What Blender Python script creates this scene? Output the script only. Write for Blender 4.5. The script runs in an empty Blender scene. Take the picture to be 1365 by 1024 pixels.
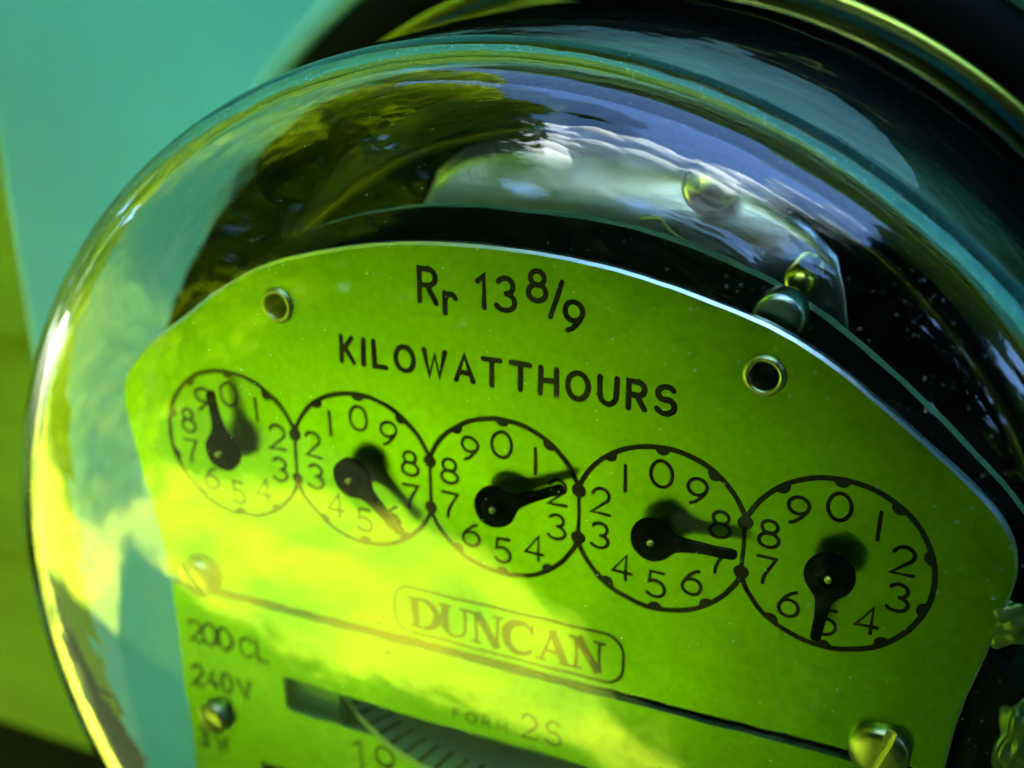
import bpy, bmesh, math, random
from mathutils import Vector, Matrix
random.seed(7)
R_ = math.radians
S = 0.001                      # the meter is measured in millimetres
H = 1.30                       # height of the dial axis above the lawn (m)
sc = bpy.context.scene
col = sc.collection

# ------------------------------------------------------------------ camera
cam_d = bpy.data.cameras.new('camera'); cam = bpy.data.objects.new('camera', cam_d); col.objects.link(cam)
def rodr(v):
    v = Vector(v); return Matrix.Rotation(v.length, 3, v.normalized())
RC = rodr((0.3857, 0.4075, 0.0772)); TC = Vector((-0.8418, 13.9924, 144.4839))
CC = -(RC.transposed() @ TC)                       # x right, y down, z away, in mm
def to_b(v): return Vector((v[0], v[2], -v[1]))
right, down, fwd = to_b(RC[0]), to_b(RC[1]), to_b(RC[2])
mw = Matrix((( right.x, -down.x, -fwd.x), (right.y, -down.y, -fwd.y), (right.z, -down.z, -fwd.z))).to_4x4()
mw.translation = to_b(CC) * S + Vector((0, 0, H))
cam.matrix_world = mw
cam_d.sensor_width = 36.0; cam_d.lens = 1546.5 / 1365 * 36
cam_d.clip_start = 0.005; cam_d.clip_end = 3000
cam_d.dof.use_dof = True; cam_d.dof.focus_distance = 0.127; cam_d.dof.aperture_fstop = 15.0
sc.camera = cam

# ------------------------------------------------------------------ sky, sun, exposure
SUN_EL, SUN_AZ = 52.0, 50.0     # sun stands behind the house wall: the meter is in its shade
w = bpy.data.worlds.new('World'); sc.world = w; w.use_nodes = True
nt = w.node_tree; nt.nodes.clear()
sky = nt.nodes.new('ShaderNodeTexSky'); sky.sky_type = 'NISHITA'; sky.sun_disc = False
sky.dust_density = 0.0; sky.ozone_density = 9.0; sky.air_density = 1.0; sky.sun_elevation = R_(SUN_EL); sky.sun_rotation = R_(SUN_AZ)
bg = nt.nodes.new('ShaderNodeBackground'); bg.inputs['Strength'].default_value = 0.12
wo = nt.nodes.new('ShaderNodeOutputWorld')
nt.links.new(sky.outputs[0], bg.inputs['Color']); nt.links.new(bg.outputs[0], wo.inputs[0])
sl = bpy.data.lights.new('sun', 'SUN'); sl.energy = 5.0; sl.angle = R_(0.5); sl.color = (1, .95, .84)
so = bpy.data.objects.new('sun', sl); col.objects.link(so)
sd = Vector((math.sin(R_(SUN_AZ)) * math.cos(R_(SUN_EL)), math.cos(R_(SUN_AZ)) * math.cos(R_(SUN_EL)), math.sin(R_(SUN_EL))))
so.rotation_euler = sd.to_track_quat('Z', 'Y').to_euler()
vs = sc.view_settings; vs.view_transform = 'Standard'; vs.look = 'None'; vs.gamma = 1; vs.exposure = 3.8
cy = sc.cycles
cy.max_bounces = 11; cy.transmission_bounces = 9; cy.glossy_bounces = 5; cy.diffuse_bounces = 2; cy.transparent_max_bounces = 8
cy.caustics_reflective = True; cy.caustics_refractive = True; cy.blur_glossy = 0.3
cy.sample_clamp_indirect = 6.0; cy.sample_clamp_direct = 0
cy.use_adaptive_sampling = True; cy.adaptive_threshold = .03
cy.use_denoising = True
try:
    cy.denoiser = 'OPENIMAGEDENOISE'; cy.denoising_input_passes = 'RGB_ALBEDO_NORMAL'
except Exception: pass

# ------------------------------------------------------------------ materials
def mat(name, base, rough=.5, metal=0., noise=None, spec=.5, ior=1.5, bump=None, **kw):
    m = bpy.data.materials.new(name); m.use_nodes = True; n = m.node_tree; b = n.nodes['Principled BSDF']
    b.inputs['Base Color'].default_value = (*base, 1); b.inputs['Roughness'].default_value = rough
    b.inputs['Metallic'].default_value = metal; b.inputs['IOR'].default_value = ior
    b.inputs['Specular IOR Level'].default_value = spec
    for k, v in kw.items(): b.inputs[k.replace('_', ' ')].default_value = v
    tc = n.nodes.new('ShaderNodeTexCoord')
    def tex(scale, detail, stretch):
        mp = n.nodes.new('ShaderNodeMapping'); mp.inputs['Scale'].default_value = stretch
        t = n.nodes.new('ShaderNodeTexNoise'); t.inputs['Scale'].default_value = scale; t.inputs['Detail'].default_value = detail
        n.links.new(tc.outputs['Object'], mp.inputs[0]); n.links.new(mp.outputs[0], t.inputs['Vector']); return t
    if noise:                                   # (scale, colour2, contrast lo, hi, stretch)
        t = tex(noise[0], 6, noise[4] if len(noise) > 4 else (1, 1, 1))
        r = n.nodes.new('ShaderNodeValToRGB'); r.color_ramp.elements[0].position = noise[2]; r.color_ramp.elements[1].position = noise[3]
        r.color_ramp.elements[0].color = (*base, 1); r.color_ramp.elements[1].color = (*noise[1], 1)
        n.links.new(t.outputs['Fac'], r.inputs[0]); n.links.new(r.outputs[0], b.inputs['Base Color'])
    if bump:                                    # (scale, strength, distance, stretch)
        t = tex(bump[0], 4, bump[3] if len(bump) > 3 else (1, 1, 1))
        bp = n.nodes.new('ShaderNodeBump'); bp.inputs['Strength'].default_value = bump[1]; bp.inputs['Distance'].default_value = bump[2]
        n.links.new(t.outputs['Fac'], bp.inputs['Height']); n.links.new(bp.outputs[0], b.inputs['Normal'])
    return m
M = {}
M['plate'] = mat('plate_satin_green', (.178, .41, .0008), .32, .97, noise=(900, (.14, .345, .0008), .4, .75), bump=(2600, .12, .00005))
_n = M['plate'].node_tree; _b = _n.nodes['Principled BSDF']; _t = _n.nodes.new('ShaderNodeTexNoise'); _t.inputs['Scale'].default_value = 55; _t.inputs['Detail'].default_value = 5
_c = _n.nodes.new('ShaderNodeTexCoord'); _r = _n.nodes.new('ShaderNodeMapRange'); _r.inputs['From Min'].default_value = .35; _r.inputs['From Max'].default_value = .65; _r.inputs['To Min'].default_value = .29; _r.inputs['To Max'].default_value = .37
_n.links.new(_c.outputs['Object'], _t.inputs['Vector']); _n.links.new(_t.outputs['Fac'], _r.inputs['Value']); _n.links.new(_r.outputs[0], _b.inputs['Roughness'])
M['plate_edge'] = mat('sheared_aluminium', (.62, .78, .74), .3, 1.)
M['ink'] = mat('black_ink', (.004, .007, .003), .45, spec=.25)
M['ink_brown'] = mat('worn_brown_ink', (.018, .028, .002), .5, spec=.25, noise=(1500, (.07, .10, .003), .5, .8))
M['black'] = mat('black_enamel', (.002, .003, .002), .6, spec=.06)
M['bakelite'] = mat('black_bakelite', (.003, .006, .004), .4, spec=.15)
M['dark'] = mat('dark_interior', (.004, .008, .004), .6, spec=.1)
M['brass'] = mat('brass', (.72, .78, .10), .28, 1.)
M['olive_brass'] = mat('tarnished_brass', (.20, .22, .02), .4, 1.)
M['dark_steel'] = mat('oiled_steel', (.10, .11, .05), .16, 1.)
M['foil'] = mat('seal_foil', (.12, .24, .04), .35, .5)
M['steel'] = mat('nickel_steel', (.44, .50, .22), .34, 1., bump=(900, .2, .0002))
M['alu'] = mat('cast_aluminium', (.72, .88, .80), .30, .95, bump=(260, .35, .0006, (.25, 1, 1)))
M['alu_dark'] = mat('dull_zinc', (.12, .32, .15), .5, .4)
M['annulus'] = mat('grey_zinc_base', (.09, .22, .15), .45, .45, noise=(120, (.06, .15, .10), .35, .8))
M['rotor'] = mat('rotor_aluminium', (.26, .44, .34), .5, .8)
M['teal'] = mat('teal_enamel', (.125, .76, .80), .45, 0., noise=(22, (.085, .58, .62), .3, .75), bump=(300, .1, .0004))
M['collar'] = mat('collar_highlight_enamel', (.20, .66, .46), .4, 0., noise=(60, (.16, .58, .46), .35, .75))  # greener tone puts the bevel's lawn-lit highlight into the paint
M['olive'] = mat('olive_paint', (.27, .48, .004), .6, noise=(30, (.21, .38, .003), .35, .7, (.4, 1, 3)), bump=(160, .25, .001, (.2, 1, 3)))
M['foundation'] = mat('dark_foundation', (.004, .006, .003), .8, noise=(40, (.008, .010, .005), .4, .7), spec=.1)
M['wire'] = mat('seal_wire', (.45, .6, .5), .3, 1.)
M['reflection_tone'] = mat('pale_reflection', (.42, .62, .56), .5, .2)
M['dust'] = mat('dust', (.62, .75, .62), .9, spec=.1)
M['lawn'] = mat('sun_dappled_grass', (.10, .19, .0006), .8, noise=(3.2, (.34, .38, .0012), .34, .60), bump=(60, .6, .03))  # two-tone mottling paints sun dapples into the grass colour
M['dark_ground'] = mat('added_dark_ground', (.008, .012, .004), .9, spec=.05, noise=(14, (.016, .020, .006), .4, .7), bump=(40, .6, .03))  # near-black ground colour put in for darkness the glass mirrors
def leaf_mat(name, c1, c2, trans=.2):
    m = mat(name, c1, .6, noise=(5, c2, .38, .64), spec=.15); b = m.node_tree.nodes['Principled BSDF']
    n_ = m.node_tree; tr = n_.nodes.new('ShaderNodeBsdfTranslucent'); mx = n_.nodes.new('ShaderNodeMixShader'); mx.inputs[0].default_value = trans
    src = b.inputs['Base Color'].links[0].from_socket; n_.links.new(src, tr.inputs[0])
    n_.links.new(b.outputs[0], mx.inputs[1]); n_.links.new(tr.outputs[0], mx.inputs[2]); n_.links.new(mx.outputs[0], n_.nodes['Material Output'].inputs[0])
    return m
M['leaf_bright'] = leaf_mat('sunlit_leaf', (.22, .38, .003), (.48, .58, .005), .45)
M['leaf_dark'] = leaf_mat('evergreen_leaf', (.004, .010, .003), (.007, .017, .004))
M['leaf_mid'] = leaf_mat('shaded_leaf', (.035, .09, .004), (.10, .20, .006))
M['cloud'] = mat('white_cloud', (.86, .96, .97), 1., spec=0)
M['bark'] = mat('bark', (.02, .018, .010), .9)
# clear glass with the faint waviness of a pressed bowl
g = bpy.data.materials.new('clear_pressed_glass'); g.use_nodes = True; n = g.node_tree; b = n.nodes['Principled BSDF']
b.inputs['Base Color'].default_value = (.97, 1, .975, 1); b.inputs['Roughness'].default_value = 0.0
b.inputs['Transmission Weight'].default_value = 1; b.inputs['IOR'].default_value = 1.56
tc = n.nodes.new('ShaderNodeTexCoord'); t1 = n.nodes.new('ShaderNodeTexNoise'); t1.inputs['Scale'].default_value = 55; t1.inputs['Detail'].default_value = 3
bp = n.nodes.new('ShaderNodeBump'); bp.inputs['Strength'].default_value = .22; bp.inputs['Distance'].default_value = .0006
n.links.new(tc.outputs['Object'], t1.inputs['Vector']); n.links.new(t1.outputs['Fac'], bp.inputs['Height']); n.links.new(bp.outputs[0], b.inputs['Normal'])
M['glass'] = g

# ------------------------------------------------------------------ helpers: local mm (x right, y up, z away) -> metres
def V(x, y, z): return Vector((x * S, z * S, y * S))
def obj(name, verts, faces, m, parent=None, smooth=False, loc=None):
    me = bpy.data.meshes.new(name); me.from_pydata([tuple(v) for v in verts], [], faces); me.update()
    ms = m if isinstance(m, (list, tuple)) else [m]
    for k in ms: me.materials.append(M[k])
    o = bpy.data.objects.new(name, me); col.objects.link(o)
    if smooth:
        for p in me.polygons: p.use_smooth = True
    if parent: o.parent = parent
    if loc: o.location = loc
    bm = bmesh.new(); bm.from_mesh(me); bmesh.ops.recalc_face_normals(bm, faces=bm.faces); bm.to_mesh(me); bm.free()
    return o
def empty(name, loc, label, cat, group=None):
    o = bpy.data.objects.new(name, None); col.objects.link(o); o.location = loc; o.empty_display_size = .02
    o['label'] = label; o['category'] = cat
    if group: o['group'] = group
    return o
def lathe(prof, cx=0., cy=0., n=96, closed=False, axis='z', cz=0.):
    """prof: list of (radius, along); axis 'z' = meter depth axis, 'y' = vertical axis through (cx, cz)"""
    vs_, fs = [], []
    for r, a in prof:
        for i in range(n):
            t = 2 * math.pi * i / n
            vs_.append(V(cx + r * math.sin(t), cy + r * math.cos(t), a) if axis == 'z' else V(cx + r * math.sin(t), a, cz - r * math.cos(t)))
    k = len(prof)
    for j in range(k if closed else k - 1):
        a, c = j * n, ((j + 1) % k) * n
        for i in range(n):
            i2 = (i + 1) % n; fs.append((a + i, a + i2, c + i2, c + i))
    if not closed:
        if prof[0][0] > 1e-4: pass
    return vs_, fs
def disc_cap(vs_, fs, ring, n): fs.append(tuple(range(ring * n, ring * n + n)))
def circle(cx, cy, r, n=40): return [(cx + r * math.sin(2 * math.pi * i / n), cy + r * math.cos(2 * math.pi * i / n)) for i in range(n)]
def sheet(name, outer, holes, z0, z1, m, parent, edge_mat=None, bevel=0.):
    """flat plate with holes: front face at z0, back face at z1 (z1 > z0)"""
    bm = bmesh.new(); loops = []
    n_o = len(outer); ctr = Vector((sum(p[0] for p in outer) / n_o, sum(p[1] for p in outer) / n_o)); inset = []
    ar = sum(outer[i][0] * outer[(i + 1) % n_o][1] - outer[(i + 1) % n_o][0] * outer[i][1] for i in range(n_o)); sg = 1 if ar > 0 else -1
    for i in range(n_o):
        d = (Vector(outer[(i + 1) % n_o]) - Vector(outer[i - 1])).normalized(); inset.append((outer[i][0] - d.y * bevel * sg, outer[i][1] + d.x * bevel * sg))
    for L in [inset] + holes:
        vv = [bm.verts.new(V(x, y, z0)) for x, y in L]
        for i in range(len(vv)): bm.edges.new((vv[i], vv[(i + 1) % len(vv)]))
        loops.append(vv)
    bmesh.ops.triangle_fill(bm, use_beauty=True, use_dissolve=False, edges=bm.edges[:])
    front = list(bm.faces)
    if bevel:
        o2 = [bm.verts.new(V(x, y, z0 + bevel)) for x, y in outer]; L = loops[0]
        for i in range(n_o): f = bm.faces.new((L[i], L[(i + 1) % n_o], o2[(i + 1) % n_o], o2[i])); f.material_index = 1 if edge_mat else 0
        loops[0] = o2
    for L in loops:
        back = [bm.verts.new(v.co + V(0, 0, z1 - z0)) for v in L]
        for i in range(len(L)):
            f = bm.faces.new((L[i], L[(i + 1) % len(L)], back[(i + 1) % len(L)], back[i])); f.material_index = 1 if edge_mat else 0
    bmesh.ops.recalc_face_normals(bm, faces=bm.faces)
    if sum(f.normal.y for f in front) > 0: bmesh.ops.reverse_faces(bm, faces=bm.faces)
    me = bpy.data.meshes.new(name); bm.to_mesh(me); bm.free()
    me.materials.append(M[m])
    if edge_mat: me.materials.append(M[edge_mat])
    o = bpy.data.objects.new(name, me); col.objects.link(o); o.parent = parent
    return o
class Ink:
    """flat printed strokes on a plane; every stroke sits a few microns above the one before"""
    def __init__(s, z): s.v, s.f, s.z, s.k = [], [], z, 0
    def layer(s): s.k += 1; return s.z - .0015 * (s.k % 14)
    def poly(s, pts):
        z = s.layer(); b = len(s.v); s.v += [V(x, y, z) for x, y in pts]; s.f.append(tuple(range(b, b + len(pts))))
    def dot(s, x, y, r, n=20): s.poly(circle(x, y, r, n))
    def stroke(s, pts, w, closed=False, caps=True):
        ws = w if isinstance(w, (list, tuple)) else [w] * len(pts)
        z = s.layer(); n = len(pts); b = len(s.v); N = []
        for i in range(n):
            p = Vector(pts[i])
            a = Vector(pts[(i - 1) % n]) if (closed or i > 0) else None
            c = Vector(pts[(i + 1) % n]) if (closed or i < n - 1) else None
            d1 = (p - a).normalized() if a is not None else None; d2 = (c - p).normalized() if c is not None else None
            if d1 is None: d1 = d2
            if d2 is None: d2 = d1
            n1 = Vector((-d1.y, d1.x)); n2 = Vector((-d2.y, d2.x)); m_ = (n1 + n2)
            if m_.length < .3: m_ = n1
            m_.normalize(); k = 1 / max(.62, m_.dot(n1))
            N.append(m_ * k)
        for i in range(n):
            p = Vector(pts[i]); h = N[i] * ws[i] / 2
            s.v += [V(p.x + h.x, p.y + h.y, z), V(p.x - h.x, p.y - h.y, z)]
        for i in range(n if closed else n - 1):
            j = (i + 1) % n; s.f.append((b + 2 * i, b + 2 * i + 1, b + 2 * j + 1, b + 2 * j))
        if caps and not closed:
            for e in (0, -1): s.dot(pts[e][0], pts[e][1], ws[e] / 2, 12)
    def build(s, name, m, parent): return obj(name, s.v, s.f, m, parent)
def arc(cx, cy, rx, ry, a0, a1, n=14):
    return [(cx + rx * math.cos(R_(a0 + (a1 - a0) * i / n)), cy + ry * math.sin(R_(a0 + (a1 - a0) * i / n))) for i in range(n + 1)]
O_ = lambda cx, cy, rx, ry, n=26: (arc(cx, cy, rx, ry, 0, 360 - 360 / n, n - 1), True)
six = [(.60, .97), (.44, .90), (.28, .76), (.13, .58), (.03, .38)]
FONT = {   # glyph: (width, [(points, closed)])
 '0': (.80, [O_(.4, .5, .4, .5)]), '1': (.0, [([(0, 0), (0, 1)], False)]), 'i1': (.22, [([(0, .80), (.22, 1), (.22, 0)], False)]),
 '2': (.72, [(arc(.36, .71, .33, .29, 165, -35) + [(.0, .0), (.72, .0)], False)]),
 '3': (.72, [(arc(.35, .755, .30, .245, 150, -80), False), (arc(.34, .265, .37, .265, 82, -150), False)]),
 '4': (.74, [([(.54, 0), (.54, 1), (0, .27), (.74, .27)], False)]),
 '5': (.70, [([(.64, 1), (.14, 1), (.08, .56)] + arc(.33, .32, .36, .32, 118, -145), False)]),
 '6': (.74, [(six, False), O_(.37, .31, .35, .31)]), '7': (.66, [([(0, 1), (.66, 1), (.40, .55), (.27, .25), (.24, 0)], False)]),
 '8': (.72, [O_(.36, .76, .28, .24), O_(.36, .27, .36, .27)]),
 '9': (.74, [([(.74 - x, 1 - y) for x, y in six], False), O_(.37, .69, .35, .31)]),
 'K': (.62, [([(0, 0), (0, 1)], False), ([(.56, 1), (0, .38)], False), ([(.18, .56), (.62, 0)], False)]),
 'I': (.0, [([(0, 0), (0, 1)], False)]), 'L': (.55, [([(0, 1), (0, 0), (.55, 0)], False)]), 'O': (.84, [O_(.42, .5, .42, .5)]),
 'W': (.95, [([(0, 1), (.25, 0), (.475, .85), (.70, 0), (.95, 1)], False)]), 'A': (.74, [([(0, 0), (.37, 1), (.74, 0)], False), ([(.12, .30), (.62, .30)], False)]),
 'T': (.74, [([(0, 1), (.74, 1)], False), ([(.37, 1), (.37, 0)], False)]), 'H': (.66, [([(0, 0), (0, 1)], False), ([(.66, 0), (.66, 1)], False), ([(0, .5), (.66, .5)], False)]),
 'U': (.68, [([(0, 1), (0, .34)] + arc(.34, .34, .34, .34, 180, 360) + [(.68, 1)], False)]),
 'R': (.62, [([(0, 0), (0, 1), (.34, 1)] + arc(.34, .755, .27, .245, 90, -90) + [(0, .51)], False), ([(.30, .51), (.62, 0)], False)]),
 'S': (.70, [(arc(.35, .75, .31, .25, 28, 262) + arc(.35, .26, .35, .26, 84, -155), False)]),
 'C': (.76, [(arc(.42, .5, .42, .5, 40, 320), False)]), 'V': (.7, [([(0, 1), (.35, 0), (.7, 1)], False)]),
 'F': (.55, [([(0, 0), (0, 1), (.55, 1)], False), ([(0, .52), (.45, .52)], False)]), 'M': (.85, [([(0, 0), (0, 1), (.42, .2), (.85, 1), (.85, 0)], False)]),
 'r': (.40, [([(0, 0), (0, .62)], False), (arc(.24, .32, .24, .28, 170, 40), False)]),
 '/': (.30, [([(0, 0), (.30, 1)], False)]),
}
def glyph(ink, ch, x, y, h, w, sx=1.):
    for pts, cl in FONT[ch][1]: ink.stroke([(x + px * h * sx, y + py * h) for px, py in pts], w, cl)
    return FONT[ch][0] * h * sx
def line_text(ink, chars, x0, x1, y, h, w, sx=1.):
    tot = sum(FONT[c][0] for c in chars) * h * sx; gap = (x1 - x0 - tot) / max(1, len(chars) - 1); x = x0
    for c in chars: x += glyph(ink, c, x, y, h, w, sx) + gap

YC = -24.0                      # the bowl's axis, below the dial line

# ------------------------------------------------------------------ setting: lawn, wall, box
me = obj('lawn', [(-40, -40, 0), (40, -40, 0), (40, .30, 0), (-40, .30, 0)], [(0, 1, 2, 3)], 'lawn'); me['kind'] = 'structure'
me = obj('glare_stop_sheet', [(-.12, -1.45, .004), (-.24, -1.75, .004), (-.60, -2.2, .004), (-1.15, -2.6, .004), (-2.0, -2.72, .004), (-2.9, -2.5, .004), (-4.4, -2.5, .004), (-4.4, -9, .004), (6, -9, .004), (6, -1.2, .004)], [tuple(range(10))], 'dark_ground'); me['kind'] = 'structure'  # added dark ground, outlined to cut glare mirrored over the dials
me = obj('border_shade_sheet', [(-2.5, .1, .004), (-2.35, -.5, .004), (-1.85, -.95, .004), (-1.3, -1.15, .004), (-.6, -1.2, .004), (-.6, .1, .004)], [tuple(range(6))], 'dark_ground'); me['kind'] = 'structure'  # dark sheet laid as shade on the ground beside the wall
wall = empty('house_wall', (0, .11, 0), 'olive green lap siding of the house wall behind the meter box', 'wall')
def bxv(x0, x1, y0, y1, z0, z1): return [(x0, y0, z0), (x1, y0, z0), (x1, y1, z0), (x0, y1, z0), (x0, y0, z1), (x1, y0, z1), (x1, y1, z1), (x0, y1, z1)]
BF = [(0, 1, 2, 3), (4, 5, 6, 7), (0, 1, 5, 4), (1, 2, 6, 5), (2, 3, 7, 6), (3, 0, 4, 7)]
z = H - .190
k = 0
board = None
while z < 3.27:                 # lapped boards: each leans out at the foot over the one below
    if board is None:
        v = [(-.55, 0, 0), (12, 0, 0), (12, .010, .073), (-.55, .010, .073), (-.55, .03, 0), (12, .03, 0), (12, .03, .073), (-.55, .03, .073)]
        board = obj('siding_board', v, [(0, 1, 2, 3), (4, 7, 6, 5), (0, 4, 5, 1), (3, 2, 6, 7), (0, 3, 7, 4), (1, 5, 6, 2)], 'olive', wall); o = board
    else:
        o = board.copy(); col.objects.link(o); o.parent = wall
    o.location = (0, 0, z); z += .0730; k += 1
obj('foundation', bxv(-.55, 12, .014, .3, 0, H - .190), BF, 'foundation', wall)
obj('sheathing', bxv(-.55, 12, .031, .09, H - .189, 3.27), BF, 'foundation', wall)
obj('shade_blocker', bxv(2.42, 12, 0, .3, 3.40, 9.0), BF, 'olive', wall)  # unseen block added to shade the lawn on the right

box = empty('meter_box', (0, 0, H), 'teal enamelled meter box with raised round collar behind the glass meter', 'meter box')
YB = 62.0
bx = bmesh.new()
vv = bxv(-.1455, .1455, YB * S, .109, -.30, .095)
o = obj('box_cover', vv, BF, 'teal', box)
bv = o.modifiers.new('bevel', 'BEVEL'); bv.width = .004; bv.segments = 3
v, f = lathe([(99.5, YB - .01), (98.6, YB - 1.2), (97.4, YB - 3.0), (96.0, YB - 3.9), (94.2, YB - 4.0), (93.2, YB - 3.0), (93.0, YB + 3)], 0, YC, 160)
obj('collar', v, f, 'collar', box, True)
v, f = lathe([(93.4, YB + 1), (93.2, YB - 3.5), (91.5, YB - 5.5), (88, YB - 6.5), (85, YB - 6.5), (84, YB - 5), (84, YB + 1)], 0, YC, 160)
obj('sealing_ring', v, f, 'black', box, True)

# ------------------------------------------------------------------ the meter
meter = empty('electricity_meter', (0, 0, H), 'round glass covered electricity meter with five dials and yellow green face plate', 'meter')
# glass bowl: superellipse nose on a slightly flared side
def nose(R0, z0, D, n_, k=64):
    out = []
    for i in range(k + 1):
        t = math.pi / 2 * i / k
        out.append((R0 * max(0, math.cos(t)) ** (2 / n_), z0 - D * math.sin(t) ** (2 / n_)))
    return out
outer = [(80.0, 61), (84.0, 61), (84.6, 59.5), (84.6, 55.5), (84.0, 54.2), (82.6, 53.0), (81.8, 50), (80.6, 30), (79.6, 12)] + nose(79.2, 3, 23, 2.7)
inner = [(78.2, 61), (78.6, 50), (78.0, 30), (77.1, 12)] + nose(76.7, 3, 20.6, 2.7)
NG = 224
po, pi_ = outer.pop(), inner.pop()
v1, f1 = lathe(outer, 0, YC, NG); v2, f2 = lathe(inner, 0, YC, NG); n1, n2 = len(v1), len(v2)
v = v1 + v2 + [V(0, YC, po[1]), V(0, YC, pi_[1])]; f = f1 + [tuple(i + n1 for i in q) for q in f2]
for i in range(NG):
    j = (i + 1) % NG
    f.append((i, j, n1 + j, n1 + i))                                    # foot
    f.append((n1 - NG + i, n1 - NG + j, n1 + n2)); f.append((n1 + n2 - NG + i, n1 + n2 - NG + j, n1 + n2 + 1))
glass = obj('glass_cover', v, f, 'glass', meter, True)
v, f = lathe([(82.9, 54.0), (83.6, 52.6), (84.5, 52.4), (85.0, 53.2), (84.9, 54.4)], 0, YC, 200); obj('rim_glint_band', v, f, 'brass', meter, True)  # yellow band added as the lit edge of the glass flange
# base behind the glass
v, f = lathe([(.5, 50), (60, 50), (74.5, 50)], 0, YC, 128); base = obj('base_plate', v, f, 'annulus', meter, True)
v, f = lathe([(74.0, 49.7), (74.4, 49.7), (74.6, 23.0), (75.0, 22.4), (75.4, 23.0), (76.2, 49.8), (77.6, 60.5)], 0, YC, 128); obj('base_rim', v, f, 'bakelite', meter, True)
# added pale strip standing in for a bright reflection on the side glass
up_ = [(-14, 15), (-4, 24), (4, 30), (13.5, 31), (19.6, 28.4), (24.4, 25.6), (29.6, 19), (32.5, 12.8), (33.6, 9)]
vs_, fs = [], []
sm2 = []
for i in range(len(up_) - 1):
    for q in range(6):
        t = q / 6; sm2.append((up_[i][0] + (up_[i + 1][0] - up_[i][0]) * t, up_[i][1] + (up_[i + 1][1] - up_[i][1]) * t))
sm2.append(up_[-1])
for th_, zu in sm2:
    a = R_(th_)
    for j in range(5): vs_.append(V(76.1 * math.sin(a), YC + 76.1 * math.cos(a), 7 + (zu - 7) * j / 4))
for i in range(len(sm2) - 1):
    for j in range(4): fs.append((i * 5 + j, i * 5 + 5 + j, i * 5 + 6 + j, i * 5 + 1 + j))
obj('reflection_strip', vs_, fs, 'reflection_tone', meter, True)
for ang in (2, 62, -58):
    a = R_(ang); cx, cy_ = 70.5 * math.sin(a), YC + 70.5 * math.cos(a)
    L = [(cx + 5 * math.cos(t) * math.cos(a) + 2 * math.sin(t) * math.sin(a), cy_ - 5 * math.cos(t) * math.sin(a) + 2 * math.sin(t) * math.cos(a)) for t in [2 * math.pi * i / 24 for i in range(24)]]
    obj('slot_hole', [V(x, y, 49.6) for x, y in L], [tuple(range(24))], 'dark', base)
# dark frame drum with a thin rolled rim
v, f = lathe([(65.5, 50), (65.5, 30.4), (65.1, 29.6), (64.3, 29.6), (63.8, 30.2), (40, 30.2), (.5, 30.2)], 0, YC, 128); drum = obj('frame_drum', v, f, 'bakelite', meter, True)
v, f = lathe([(65.9, 32.0), (65.9, 29.5), (65.4, 29.2), (64.6, 29.2), (64.2, 29.8)], 0, YC, 128); obj('drum_rim', v, f, 'olive_brass', meter, True)
# pale cast bracket: bowed plate behind the dials
A = [(-21.9, 18), (-21.9, 26), (-21.8, 30), (-20.2, 34.6), (-16.9, 38.0), (-11.2, 40.3), (-1.4, 41.6), (7.9, 41.6), (17, 39.8), (24.9, 36.8), (30.9, 33), (34.4, 29.5), (36.3, 21.3), (37, 14)]
vs_, fs = [], []
for i, (x, y) in enumerate(A):
    for j in range(9):
        yy = 8 + (y - 8) * j / 8; q = max(0, (yy - 27) / 14.6)
        vs_.append(V(x * (1 if j > 5 else 1), yy, 21.6 + 6.8 * q * q - .8 * math.sin(x * .09)))
for i in range(len(A) - 1):
    for j in range(8): fs.append((i * 9 + j, i * 9 + 9 + j, i * 9 + 10 + j, i * 9 + 1 + j))
o = obj('cast_bracket', vs_, fs, 'alu', meter, True); sm = o.modifiers.new('thick', 'SOLIDIFY'); sm.thickness = .0014
# black register backing, a little larger than the dial plate
half = [(0, 34.7), (14, 33.9), (27.1, 30.4), (35.6, 26.2), (44.2, 20.2), (52, 13.6), (58.6, 7.2), (61.5, 1), (60, -10), (57.5, -20), (57, -70)]
out_ = half + [(-x, y) for x, y in half[::-1][:-1]]
def smooth_closed(P, k=4):
    out = []; n_ = len(P)
    for i in range(n_):
        p0, p1, p2, p3 = (Vector(P[(i + j - 1) % n_]) for j in range(4))
        for q in range(k):
            t = q / k
            out.append(tuple(.5 * ((2 * p1) + (p2 - p0) * t + (2 * p0 - 5 * p1 + 4 * p2 - p3) * t * t + (3 * p1 - p0 - 3 * p2 + p3) * t ** 3)))
    return out
def smooth_open(P, k=4):
    P2 = [P[0]] + list(P) + [P[-1]]; out = []
    for i in range(1, len(P2) - 2):
        p0, p1, p2, p3 = (Vector(P2[i + j - 1]) for j in range(4))
        for q in range(k):
            t = q / k
            out.append(tuple(.5 * ((2 * p1) + (p2 - p0) * t + (2 * p0 - 5 * p1 + 4 * p2 - p3) * t * t + (3 * p1 - p0 - 3 * p2 + p3) * t ** 3)))
    return out + [tuple(P[-1])]
def mirror(half_): return [(-x, y) for x, y in half_[::-1]] + [p for p in half_ if p[0] > 1e-6]
top = smooth_open([(-x, y) for x, y in half[:10][::-1]] + half[1:10], 4)
sheet('register_backing', top + [(57, -66), (-57, -66)], [], 6.0, 8.0, 'dark', meter, 'plate_edge' and 'alu_dark')
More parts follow.
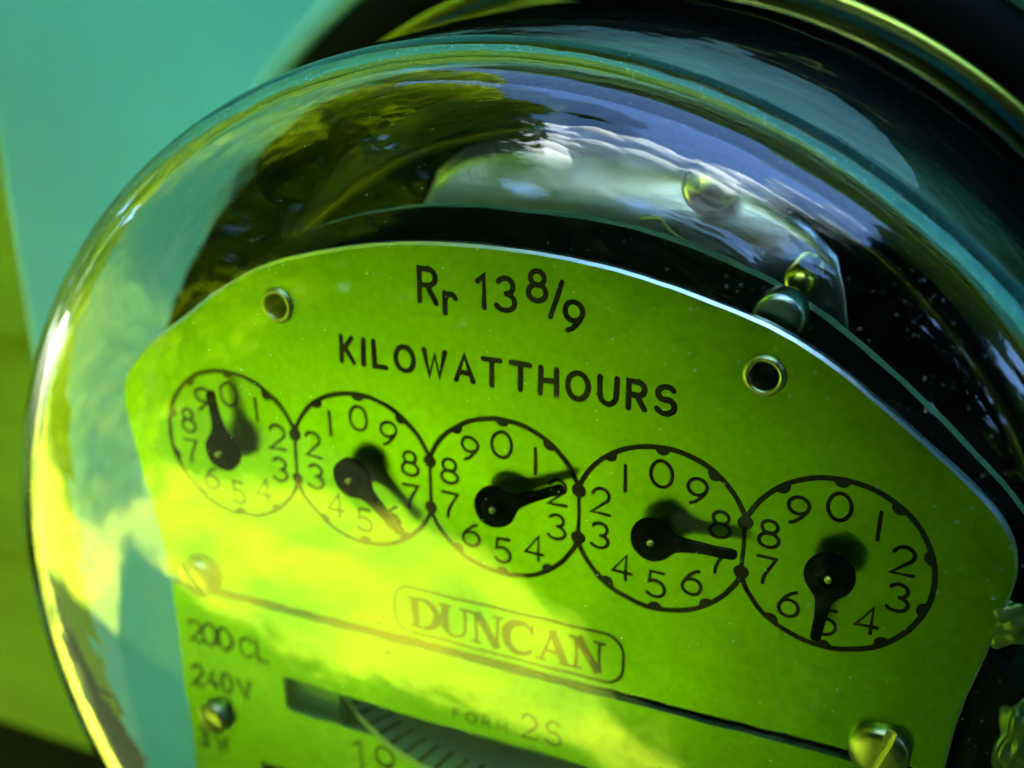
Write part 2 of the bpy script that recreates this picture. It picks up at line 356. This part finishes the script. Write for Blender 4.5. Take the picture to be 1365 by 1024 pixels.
# dial plate
hp = [(0, 31.9), (14, 31.0), (28.5, 27.6), (36.6, 24.1), (45, 18.4), (52.6, 12.6), (56.6, 8.6), (58.3, 4.6), (58.2, .2), (56.6, -8.6), (55.4, -15.2), (54.9, -20.5)]
top = smooth_open([(-x, y) for x, y in hp[::-1]] + hp[1:], 5)
EY = [(-30.9, 21.1), (30.7, 21.2)]
plate = sheet('dial_plate', top + [(54.7, -24.3), (-54.7, -24.3)], [circle(x, y, 1.75, 28) for x, y in EY], 0, .9, 'plate', meter, 'plate_edge', .32)
for x, y in EY:
    v, f = lathe([(1.55, 3.5), (1.55, -.2), (1.75, -.55), (2.1, -.5), (2.35, -.1), (2.35, .02)], x, y, 40); obj('eyelet', v, f, 'steel', plate, True)
    v, f = lathe([(1.7, 3.2), (.02, 3.2)], x, y, 24); obj('eyelet_bottom', v, f, 'dark', plate)
# lower name plate with rotor window
WIN = [(-35.6, -37.0), (31, -37.6), (31, -42.9), (-35.4, -42.8)]
WIN2 = [(-41.0, -54.3), (-12, -54.3), (-12, -60), (-41, -60)]
name = sheet('name_plate', [(-54.4, -25.6), (54.6, -25.6), (54.6, -64), (-54.4, -64)], [WIN, WIN2], .25, 1.15, 'plate', meter, 'alu_dark')
sheet('frame_web', [(-38, -35), (-27.6, -35), (-27.6, -45), (-38, -45)], [], 2.6, 3.4, 'alu_dark', meter)
# printing
RD = 10.65
ZI = -.006
for k in range(5):
    ik = Ink(ZI); cx = (k - 2) * 20.0; cw = 1 if k % 2 == 0 else -1
    lc, rc = k > 0, k < 4; a = math.degrees(math.acos(10 / RD))
    if lc and rc:
        ik.stroke([(cx + x, y) for x, y in arc(0, 0, RD, RD, a, 180 - a, 40)], .66, caps=False); ik.stroke([(cx + x, y) for x, y in arc(0, 0, RD, RD, 180 + a, 360 - a, 40)], .66, caps=False)
    elif rc: ik.stroke([(cx + x, y) for x, y in arc(0, 0, RD, RD, a, 360 - a, 72)], .66, caps=False)
    else: ik.stroke([(cx + x, y) for x, y in arc(0, 0, RD, RD, -180 + a, 180 - a, 72)], .66, caps=False)
    if rc:
        ik.stroke([(cx + 10, -3.75), (cx + 10, 3.75)], .52); ik.dot(cx + 10, 3.2, .92); ik.dot(cx + 10, -3.2, .92)
    for d in range(10):
        an = R_(36 * d) * cw; sx, cy_ = math.sin(an), math.cos(an)
        if not ((sx > .9 and rc) or (sx < -.9 and lc)):     # half dot on the inner side of the ring
            ca = math.atan2(cy_, sx); px, py = cx + RD * sx, RD * cy_
            ik.poly([(px + .95 * math.cos(ca + math.pi / 2 + math.pi * i / 12), py + .95 * math.sin(ca + math.pi / 2 + math.pi * i / 12)) for i in range(13)])
        h = 3.35; wd = FONT[str(d)][0] * h * .95; rr = 7.35
        if abs(sx) > .9: rr = 7.6
        glyph(ik, str(d), cx + rr * sx - wd / 2, rr * cy_ - h / 2, h, .46, .95)
    ik.build('dial_scale', 'ink', plate)
ik = Ink(ZI); line_text(ik, 'KILOWATTHOURS', -22.0, 21.1, 14.95, 3.2, .72, .94); ik.build('kilowatthours_lettering', 'ink', plate)
ik = Ink(ZI)
glyph(ik, 'R', -10.6, 24.2, 4.1, .72, .85); glyph(ik, 'r', -7.3, 23.2, 3.9, .72, .85); glyph(ik, 'i1', -3.0, 24.5, 3.9, .70, .95)
glyph(ik, '3', -.7, 24.5, 3.9, .68, .86); glyph(ik, '8', 3.4, 26.2, 3.5, .66, .85); ik.stroke([(6.15, 24.5), (7.45, 28.7)], .62)
glyph(ik, '9', 7.8, 23.1, 3.5, .66, .85); ik.build('register_ratio_lettering', 'ink', plate)
# maker's name, serif capitals in a rounded box
ik = Ink(ZI)
bx0, bx1, by0, by1, rr = -16.0, 16.4, -23.1, -16.0, 2.6
L = arc(bx1 - rr, by1 - rr, rr, rr, 90, 0, 8) + arc(bx1 - rr, by0 + rr, rr, rr, 0, -90, 8) + arc(bx0 + rr, by0 + rr, rr, rr, -90, -180, 8) + arc(bx0 + rr, by1 - rr, rr, rr, 180, 90, 8)
ik.stroke(L, .42, True); ik.build('maker_box_outline', 'ink_brown', plate)
ik = Ink(ZI)
th, tn, sf = 1.16, .46, .40
def serif(x, y, w_=.95): ik.stroke([(x - w_, y), (x + w_, y)], sf, caps=False)
def duncan(ch, x, y, h):
    if ch == 'D':
        ik.stroke([(x + .8, y), (x + .8, y + h)], th, caps=False); serif(x + .7, y + .15, .85); serif(x + .7, y + h - .15, .85)
        p = arc(x + 1.5, y + h / 2, 2.55, h / 2 - .16, 90, -90, 18); ik.stroke([(x + .8, y + h - .16)] + p + [(x + .8, y + .16)], [tn] + [tn + (th + .1 - tn) * math.sin(math.pi * i / 18) for i in range(19)] + [tn], caps=False); return 4.5
    if ch == 'U':
        ik.stroke([(x + .9, y + h), (x + .9, y + 1.5)] + arc(x + 2.35, y + 1.5, 1.45, 1.35, 180, 270, 8), [th, th] + [th - (th - tn) * i / 8 for i in range(9)], caps=False)
        ik.stroke(arc(x + 2.35, y + 1.5, 1.45, 1.35, 270, 360, 8) + [(x + 3.8, y + h)], tn, caps=False); serif(x + .9, y + h - .15); serif(x + 3.8, y + h - .15, .75); return 4.9
    if ch == 'N':
        ik.stroke([(x + .75, y), (x + .75, y + h)], tn, caps=False); ik.stroke([(x + .85, y + h), (x + 3.75, y)], th + .08, caps=False); ik.stroke([(x + 3.85, y), (x + 3.85, y + h)], tn, caps=False)
        serif(x + .75, y + .15, .8); serif(x + .55, y + h - .15, .75); serif(x + 3.85, y + h - .15, .8); return 4.9
    if ch == 'C':
        p = arc(x + 2.3, y + h / 2, 2.0, h / 2 - .15, 38, 322, 24); ik.stroke(p, [tn + (th + .15 - tn) * max(0, math.sin(math.pi * i / 24)) for i in range(25)], caps=False)
        ik.stroke([(x + 3.95, y + h), (x + 3.95, y + h * .66)], tn, caps=False); return 4.6
    if ch == 'A':
        ik.stroke([(x + .7, y), (x + 2.35, y + h)], tn, caps=False); ik.stroke([(x + 2.2, y + h), (x + 4.1, y)], th, caps=False); ik.stroke([(x + 1.2, y + h * .33), (x + 3.3, y + h * .33)], tn, caps=False)
        serif(x + .7, y + .15, .75); serif(x + 4.1, y + .15, .9); return 5.0
x = -13.6
for ch in 'DUNCAN': x += duncan(ch, x, -22.1, 4.75) * .962
ik.build('maker_lettering', 'ink_brown', plate)
ZN = .25 - .006
def npl(chars, x0, x1, y, h, wt, nm, m='ink', sx=.85):
    ik = Ink(ZN); line_text(ik, chars, x0, x1, y, h, wt, sx); return ik.build(nm, m, name)
npl('200', -52.0, -44.4, -34.9, 3.6, .62, 'rating_lettering'); npl('CL', -42.8, -38.2, -35.2, 3.4, .55, 'rating_lettering')
npl('240', -52.4, -45.2, -43.1, 3.5, .72, 'voltage_lettering', sx=.7); npl('V', -43.8, -41.6, -43.2, 3.3, .72, 'voltage_lettering')
npl('3W', -52.9, -47.2, -54.8, 3.2, .7, 'wire_count_lettering', sx=.75)
npl('FORM', -7.6, .4, -35.6, 1.8, .26, 'form_lettering', 'ink_brown', .95); npl('2S', 2.6, 8.1, -35.4, 3.7, .40, 'form_lettering', 'ink_brown', .80)
ik = Ink(ZN); glyph(ik, 'i1', -24.0, -49.8, 5.2, .50, .9); glyph(ik, '9', -20.6, -49.6, 5.2, .50, .85); ik.build('serial_lettering', 'ink', name)
# printed dots flanking the joint
ik = Ink(ZI); ik.dot(-18.6, -22.9, .32); ik.build('printed_dot', 'ink_brown', plate)
ik = Ink(ZN); ik.dot(-17.6, -27.6, .42); ik.build('printed_dot', 'ink_brown', name)
# hands
TIP = [(-41.2, 8.6), (-13.0, -6.6), (9.4, 4.6), (29.8, .2), (39.3, -8.0)]
def hand(k):
    cx = (k - 2) * 20.0; d = Vector((TIP[k][0] - cx, TIP[k][1])); ang = math.atan2(d.y, d.x); Ln = max(8.6, min(9.8, d.length))
    up = []
    rh = 2.75
    prof = [(rh * math.cos(R_(t)), rh * math.sin(R_(t))) for t in range(180, 30, -10)] + [(2.75, 1.18), (3.4, .93), (4.4, .78), (Ln - 3, .66), (Ln - .5, .62), (Ln - .12, .50), (Ln, .25)]
    P = prof + [(x, -y) for x, y in prof[::-1]]
    P = [(cx + x * math.cos(ang) - y * math.sin(ang), x * math.sin(ang) + y * math.cos(ang)) for x, y in P[:-1]]
    bm = bmesh.new(); tv = [bm.verts.new(V(x, y, -2.6)) for x, y in P]; bv_ = [bm.verts.new(V(x, y, -1.9)) for x, y in P]
    bm.faces.new(tv); bm.faces.new(bv_[::-1])
    for i in range(len(P)): j = (i + 1) % len(P); bm.faces.new((tv[i], bv_[i], bv_[j], tv[j]))
    bmesh.ops.recalc_face_normals(bm, faces=bm.faces)
    mm = bpy.data.meshes.new('dial_hand'); bm.to_mesh(mm); bm.free(); mm.materials.append(M['black'])
    o = bpy.data.objects.new('dial_hand', mm); col.objects.link(o); o.parent = meter
    bb = o.modifiers.new('bevel', 'BEVEL'); bb.width = .00018; bb.segments = 2; bb.limit_method = 'ANGLE'
    v, f = lathe([(1.5, -2.59), (1.45, -2.9), (1.2, -3.05), (.02, -3.1)], cx, 0, 32); obj('hub', v, f, 'black', o, True)
    v, f = lathe([(.40, -3.0), (.40, -3.35), (.28, -3.5), (.02, -3.55)], cx, 0, 16); obj('pivot_pin', v, f, 'brass', o, True)
    v, f = lathe([(.5, .9), (.5, -1.95)], cx, 0, 16); obj('arbor', v, f, 'brass', o, True)
for k in range(5): hand(k)
# screws
def screw(cx, cy_, z0, r, slot_deg, hgt=1.9):
    bm = bmesh.new(); n_ = 44
    prof = [(r, 0), (r * 1.0, -.50 * hgt), (r * .97, -.68 * hgt), (r * .88, -.86 * hgt), (r * .72, -.96 * hgt), (r * .4, -1.02 * hgt), (.02, -1.04 * hgt)]
    v, f = lathe([(a, z0 + b_) for a, b_ in prof], cx, cy_, n_)
    o = obj('screw', v, f, 'steel', meter, True)
    # slot: a real groove of two cheek walls and a floor, set into the head
    a = R_(slot_deg); L = r * 1.02; hw = r * .17
    P = [(-L, -hw), (L, -hw), (L, hw), (-L, hw)]
    cut = bpy.data.meshes.new('cutter')
    pts = [(cx + x * math.cos(a) - y * math.sin(a), cy_ + x * math.sin(a) + y * math.cos(a)) for x, y in P]
    vs2 = [V(x, y, z0 - .42 * hgt) for x, y in pts] + [V(x, y, z0 - 2 * hgt) for x, y in pts]
    c_ = obj('cutter', vs2, BF, 'steel')
    c_.location = (0, 0, H)
    # close the head so the boolean is solid
    bm.from_mesh(o.data); bmesh.ops.holes_fill(bm, edges=bm.edges[:], sides=0); bmesh.ops.remove_doubles(bm, verts=bm.verts, dist=1e-7)
    bmesh.ops.recalc_face_normals(bm, faces=bm.faces); bm.to_mesh(o.data); bm.free()
    md = o.modifiers.new('slot', 'BOOLEAN'); md.object = c_; md.operation = 'DIFFERENCE'; md.solver = 'EXACT'
    bpy.context.view_layer.update()
    me2 = bpy.data.meshes.new_from_object(o.evaluated_get(bpy.context.evaluated_depsgraph_get()))
    o.modifiers.clear(); o.data = me2; me2.shade_smooth() if hasattr(me2, 'shade_smooth') else None
    try: me2.set_sharp_from_angle(angle=R_(35))
    except Exception: pass
    bpy.data.objects.remove(c_)
    return o
screw(47.6, -22.4, 0, 3.5, 72); screw(-48.2, -22.5, 0, 3.2, -52); screw(-48.4, -47.6, .25, 2.7, -48)
# posts, bolt, knob and wire behind the dial plate
v, f = lathe([(2.9, 6), (2.9, 3.6), (2.6, 3.0), (2.0, 2.8), (.02, 2.8)], 31.0, 26.6, 36); obj('standoff', v, f, 'wire', meter, True)
v, f = lathe([(2.0, 30), (2.0, 15), (1.7, 13.8), (1.0, 13.2), (.02, 13.1)], 31.2, 27.6, 36); obj('brass_post', v, f, 'brass', meter, True)
v, f = lathe([(3.4, 26), (3.4, 21), (3.0, 19.2), (2.0, 18.1), (.02, 17.7)], 18.4, 36.4, 36); obj('bolt', v, f, 'brass', meter, True)
def tube(name, pts, r, m, parent, n_=8):
    P = [Vector(V(*p)) for p in pts]; vs_, fs = [], []
    for i, p in enumerate(P):
        d = (P[min(i + 1, len(P) - 1)] - P[max(i - 1, 0)]).normalized(); a = d.orthogonal().normalized(); b_ = d.cross(a)
        for j in range(n_):
            t = 2 * math.pi * j / n_; vs_.append(p + (a * math.cos(t) + b_ * math.sin(t)) * r * S)
    for i in range(len(P) - 1):
        for j in range(n_): fs.append((i * n_ + j, i * n_ + (j + 1) % n_, i * n_ + n_ + (j + 1) % n_, i * n_ + n_ + j))
    return obj(name, vs_, fs, m, parent, True)
def sm3(P, k=6):
    P2 = [P[0]] + P + [P[-1]]; out = []
    for i in range(1, len(P2) - 2):
        p0, p1, p2, p3 = (Vector(P2[i + j - 1]) for j in range(4))
        for q in range(k):
            t = q / k; out.append(tuple(.5 * ((2 * p1) + (p2 - p0) * t + (2 * p0 - 5 * p1 + 4 * p2 - p3) * t * t + (3 * p1 - p0 - 3 * p2 + p3) * t ** 3)))
    return out + [tuple(P[-1])]
tube('seal_wire', sm3([(9.3, 31.2, 22), (12.5, 32.0, 20), (15.2, 30.6, 18), (20.0, 28.8, 16), (26.5, 27.2, 13), (32, 25.5, 12), (38.0, 22.0, 12)]), .14, 'wire', meter)
tube('seal_wire', sm3([(11.8, 28.6, 16), (15.0, 29.0, 14), (18.2, 28.4, 12), (20, 26.6, 11)]), .13, 'wire', meter)
# rotor disc on a vertical axle
RR, RY, RZ = 44.5, -41.0, 39.3
v, f = lathe([(.5, RY), (RR, RY), (RR, RY - 1.1), (.5, RY - 1.1)], 0, 0, 160, axis='y', cz=RZ); rot = obj('rotor_disc', v, f, 'rotor', meter)
vs_, fs = [], []
for i in range(100):
    t = 2 * math.pi * i / 100; hw = .0105
    if i % 50 == 25: continue
    b0 = len(vs_)
    for r, a in ((RR - 4.2, -hw), (RR - .15, -hw), (RR - .15, hw), (RR - 4.2, hw)): vs_.append(V(r * math.sin(t + a), RY + .02, RZ - r * math.cos(t + a)))
    fs.append((b0, b0 + 1, b0 + 2, b0 + 3))
obj('rotor_graduation', vs_, fs, 'ink', rot)
v, f = lathe([(2.2, -30), (2.2, -58)], 0, 0, 24, axis='y', cz=RZ - 10); obj('rotor_axle', v, f, 'steel', meter, True)
# black side castings right and left of the plates
for sx in (1,):
    L = [(56.0, -8), (63, -14), (66, -30), (62, -50), (56.5, -60)]
    vs_ = [V(sx * x, y, zz) for x, y in L for zz in (3.0, 30)]
    obj('side_casting', vs_, [(2 * i, 2 * i + 2, 2 * i + 3, 2 * i + 1) for i in range(4)] + [(0, 2, 4, 6, 8)], 'dark', meter)

# crumpled foil seal at the right edge of the plates
def crumple(cx, cy_, cz, rx, ry, rz, seed):
    rnd = random.Random(seed); bm = bmesh.new(); bmesh.ops.create_icosphere(bm, subdivisions=4, radius=1)
    kk = [(Vector((rnd.gauss(0, 1), rnd.gauss(0, 1), rnd.gauss(0, 1))).normalized(), rnd.uniform(2, 5), rnd.random() * 6) for _ in range(5)]
    for v_ in bm.verts:
        d = 1 + .16 * sum(math.sin(k_[1] * 2 * v_.co.dot(k_[0]) + k_[2]) for k_ in kk) / 1.5; c = v_.co * d
        v_.co = V(cx + c.x * rx, cy_ + c.y * ry, cz + c.z * rz)
    mm = bpy.data.meshes.new('seal_foil'); bm.to_mesh(mm); bm.free(); mm.materials.append(M['foil'])
    for p in mm.polygons: p.use_smooth = True
    o = bpy.data.objects.new('seal_foil', mm); col.objects.link(o); o.parent = meter
crumple(58.4, -3.2, 1.0, 2.3, 2.6, 1.2, 4); crumple(61.5, -18.5, 2.4, 2.0, 5.2, 1.2, 5)
# dust on the glass
vs_, fs = [], []
nz = [p for p in outer[8:]]
for i in range(3600):
    t = random.uniform(-1.7, 1.5) if random.random() < .8 else random.uniform(-3.1, 3.1)
    j = min(len(nz) - 2, int(abs(random.gauss(0, .36)) * len(nz))); u = random.random()
    r = nz[j][0] * (1 - u) + nz[j + 1][0] * u; a = nz[j][1] * (1 - u) + nz[j + 1][1] * u
    nr, na = nz[j + 1][1] - nz[j][1], -(nz[j + 1][0] - nz[j][0]); l = math.hypot(nr, na) or 1; nr, na = -nr / l, -na / l
    c = V(r * math.sin(t) + nr * .02 * math.sin(t), YC + (r + nr * .02) * math.cos(t), a + na * .02)
    nrm = Vector((nr * math.sin(t), na, nr * math.cos(t))).normalized(); e1 = nrm.orthogonal().normalized(); e2 = nrm.cross(e1)
    sz = random.choice((.03, .04, .045, .05, .06, .08)) * S; b0 = len(vs_); m_ = 5; ph = random.random() * 6
    for q in range(m_):
        tt = ph + 2 * math.pi * q / m_; vs_.append(c + (e1 * math.cos(tt) + e2 * math.sin(tt)) * sz * random.uniform(.6, 1.2))
    vs_.append(c + nrm * sz * .5); fs += [(b0 + q, b0 + (q + 1) % m_, b0 + m_) for q in range(m_)]
o = obj('dust_specks', vs_, fs, 'dust', glass); o['kind'] = 'stuff'

# ------------------------------------------------------------------ garden mirrored in the glass
def foliage(name, blobs, n_, size, m, label, cat, seed):
    rnd = random.Random(seed); root = empty(name, (blobs[0][0], blobs[0][1], 0), label, cat)
    vs_, fs = [], []
    ox, oy = blobs[0][0], blobs[0][1]
    for i in range(n_):
        bx_, by_, bz_, rx, ry, rz = rnd.choice(blobs)
        d = Vector((rnd.gauss(0, 1), rnd.gauss(0, 1), rnd.gauss(0, 1))).normalized() * (rnd.random() ** .4)
        c = Vector((bx_ - ox + d.x * rx, by_ - oy + d.y * ry, bz_ + d.z * rz))
        if c.z < .02: continue
        a = Vector((rnd.gauss(0, 1), rnd.gauss(0, 1), rnd.gauss(0, .6))).normalized(); b_ = a.orthogonal().normalized(); s_ = size * rnd.uniform(.6, 1.3); b0 = len(vs_)
        vs_ += [c - a * s_, c + b_ * s_ * .45, c + a * s_, c - b_ * s_ * .45]; fs.append((b0, b0 + 1, b0 + 2, b0 + 3))
    me_ = bpy.data.meshes.new('crown'); me_.from_pydata([tuple(v) for v in vs_], [], fs); me_.materials.append(M[m]); o = bpy.data.objects.new('crown', me_); col.objects.link(o); o.parent = root
    top = max(b_[2] for b_ in blobs)
    vv, ff = [], []
    for j, (zz, r) in enumerate(((0, .07), (top * .5, .05), (top, .025))):
        for q in range(8): vv.append((r * math.cos(q * .785), r * math.sin(q * .785), zz))
    for j in range(2):
        for q in range(8): ff.append((j * 8 + q, j * 8 + (q + 1) % 8, j * 8 + 8 + (q + 1) % 8, j * 8 + 8 + q))
    obj('trunk', vv, ff, 'bark', root, True)
    return root
BLOBS = [  # one plant per line: name, blobs (x, y, z, rx, ry, rz), leaves, leaf size, material, label, category
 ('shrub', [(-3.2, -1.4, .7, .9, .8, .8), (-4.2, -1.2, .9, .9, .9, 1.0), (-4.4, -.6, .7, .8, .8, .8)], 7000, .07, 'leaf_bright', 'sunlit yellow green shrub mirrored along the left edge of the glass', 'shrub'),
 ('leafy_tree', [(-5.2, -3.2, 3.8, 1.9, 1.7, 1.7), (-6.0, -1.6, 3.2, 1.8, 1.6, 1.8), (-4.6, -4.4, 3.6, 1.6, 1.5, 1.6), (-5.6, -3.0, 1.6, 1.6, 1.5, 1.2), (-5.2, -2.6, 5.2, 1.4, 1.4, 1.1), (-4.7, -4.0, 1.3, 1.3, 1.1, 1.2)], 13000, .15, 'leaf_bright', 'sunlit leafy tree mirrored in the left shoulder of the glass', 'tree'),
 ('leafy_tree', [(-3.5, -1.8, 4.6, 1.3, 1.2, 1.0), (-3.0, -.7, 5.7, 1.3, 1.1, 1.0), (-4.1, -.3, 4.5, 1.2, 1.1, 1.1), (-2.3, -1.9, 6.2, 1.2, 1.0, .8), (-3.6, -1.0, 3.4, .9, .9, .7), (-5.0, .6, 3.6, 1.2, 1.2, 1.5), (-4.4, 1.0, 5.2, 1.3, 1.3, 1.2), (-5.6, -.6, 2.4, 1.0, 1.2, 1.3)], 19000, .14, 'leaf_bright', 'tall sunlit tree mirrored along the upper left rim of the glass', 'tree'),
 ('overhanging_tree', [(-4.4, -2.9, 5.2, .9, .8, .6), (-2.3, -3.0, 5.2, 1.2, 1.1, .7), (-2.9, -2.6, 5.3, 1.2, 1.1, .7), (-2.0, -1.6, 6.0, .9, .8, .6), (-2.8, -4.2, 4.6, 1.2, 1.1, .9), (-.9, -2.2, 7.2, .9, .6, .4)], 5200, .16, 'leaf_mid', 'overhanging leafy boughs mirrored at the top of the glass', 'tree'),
 ('evergreen_hedge', [(.55, -1.72, .55, .72, .5, .65), (.30, -2.40, .6, .75, .5, .75), (-.42, -2.95, .6, .8, .55, .75), (-1.2, -3.5, .6, .8, .55, .75), (-2.1, -3.75, .6, .8, .5, .75), (-2.9, -3.9, .6, .7, .5, .75), (1.6, -1.7, .8, .8, .6, 1.0)], 32000, .06, 'leaf_dark', 'low dark evergreen hedge mirrored across the upper dial plate', 'hedge'),  # hedge added out of view so the glass mirrors darkness here
 ('evergreen_tree', [(1.2, -4.6, 1.6, 1.4, 1.0, 1.7), (2.8, -4.0, 1.9, 1.5, 1.2, 2.0), (2.2, -4.6, 3.4, 1.3, 1.0, 1.3), (3.2, -3.6, 3.6, 1.2, 1.1, 1.2), (3.1, -3.3, 5.2, 1.2, 1.1, 1.2)], 36000, .09, 'leaf_dark', 'tall dark evergreen mirrored in the right shoulder of the glass', 'tree'),  # both evergreens added out of view to keep bright sky off the glass
 ('evergreen_tree', [(4.3, -2.2, 1.8, 1.3, 1.3, 1.9), (4.6, -1.2, 2.0, 1.3, 1.2, 2.0), (4.4, -1.8, 3.8, 1.2, 1.2, 1.2), (4.2, -1.9, 5.4, 1.2, 1.2, 1.2), (4.2, -.5, 5.2, 1.1, 1.0, 1.3)], 32000, .09, 'leaf_dark', 'dark evergreen mirrored at the far right rim of the glass', 'tree'),
 ('yew_tree', [(-.3, -7.0, 2.0, 1.7, 1.1, 2.2), (-2.0, -8.2, 2.4, 1.9, 1.2, 2.6), (.4, -7.2, 4.4, 1.5, 1.0, 1.5), (-1.3, -7.8, 4.8, 1.5, 1.0, 1.5)], 13000, .19, 'leaf_dark', 'dark spreading yew mirrored above the dial plate', 'tree'),
 ('yew_tree', [(-3.9, -6.6, 2.0, 1.6, 1.2, 2.2), (-4.4, -6.2, 3.8, 1.3, 1.0, 1.3), (-3.2, -7.0, 4.0, 1.2, 1.0, 1.3)], 10000, .17, 'leaf_dark', 'dark yew mirrored beside the sunlit tree in the glass', 'tree'),
]
for i_, B_ in enumerate(BLOBS): 
    r_ = foliage(*B_, i_ + 1)
    if B_[6] == 'tree': r_['group'] = 'trees mirrored in the glass'

# far wood added to hide bright horizon sky, one mass of leaves
rnd = random.Random(31); vs_, fs = [], []
for i in range(9000):
    a = R_(rnd.uniform(-115, 115)); d = rnd.uniform(13, 17); hh = 4.2 + 1.3 * math.sin(a * 9) + .8 * math.sin(a * 23 + 1)
    c = Vector((d * math.sin(a), -d * math.cos(a), hh * rnd.random() ** .8)); e1 = Vector((rnd.gauss(0, 1), rnd.gauss(0, 1), rnd.gauss(0, 1))).normalized(); e2 = e1.orthogonal().normalized(); q = rnd.uniform(.25, .5); b0 = len(vs_)
    vs_ += [c - e1 * q, c + e2 * q * .6, c + e1 * q, c - e2 * q * .6]; fs.append((b0, b0 + 1, b0 + 2, b0 + 3))
me_ = bpy.data.meshes.new('added_far_wood'); me_.from_pydata([tuple(v) for v in vs_], [], fs); me_.materials.append(M['leaf_mid'])
o = bpy.data.objects.new('added_far_wood', me_); col.objects.link(o); o['kind'] = 'stuff'; o['label'] = 'added far green wood hiding bright horizon sky from the glass'; o['category'] = 'wood'
# unseen clouds added so the top of the bowl mirrors bright white
def cloud(az, el, dist, puffs, spread, label, seed):
    rnd = random.Random(seed); bm = bmesh.new(); a, e = R_(az), R_(el)
    ctr = Vector((math.sin(a) * math.cos(e), -math.cos(a) * math.cos(e), math.sin(e))) * dist; side = Vector((math.cos(a), math.sin(a), 0)); up = side.cross(ctr.normalized()); up = up if up.z > 0 else -up
    for i in range(puffs):
        u, w_ = rnd.uniform(-.6, .6) * spread[0], rnd.gauss(0, .25) * spread[1]; r = rnd.uniform(.30, .48) * spread[1]
        ret = bmesh.ops.create_icosphere(bm, subdivisions=3, radius=r); off = side * u + up * w_ + ctr.normalized() * rnd.gauss(0, .2) * spread[1]; k1, k2 = rnd.random() * 6, rnd.random() * 6
        for v_ in ret['verts']:
            n_ = v_.co.normalized(); v_.co = v_.co * (1 + .10 * math.sin(7 * n_.x + k1) * math.sin(6 * n_.z + k2) + .06 * math.sin(15 * n_.y + k2)) + off
    mm = bpy.data.meshes.new('cloud'); bm.to_mesh(mm); bm.free(); mm.materials.append(M['cloud'])
    for p in mm.polygons: p.use_smooth = True
    o = bpy.data.objects.new('cloud', mm); col.objects.link(o); o.location = ctr; o['label'] = label; o['category'] = 'cloud'; o['group'] = 'added clouds mirrored in the glass'
cloud(0, 46, 400, 40, (200, 120), 'added bright white cloud mirrored at the top centre of the glass', 1)
cloud(48, 54, 400, 18, (100, 60), 'added white cloud mirrored above the right eyelet in the glass', 2)
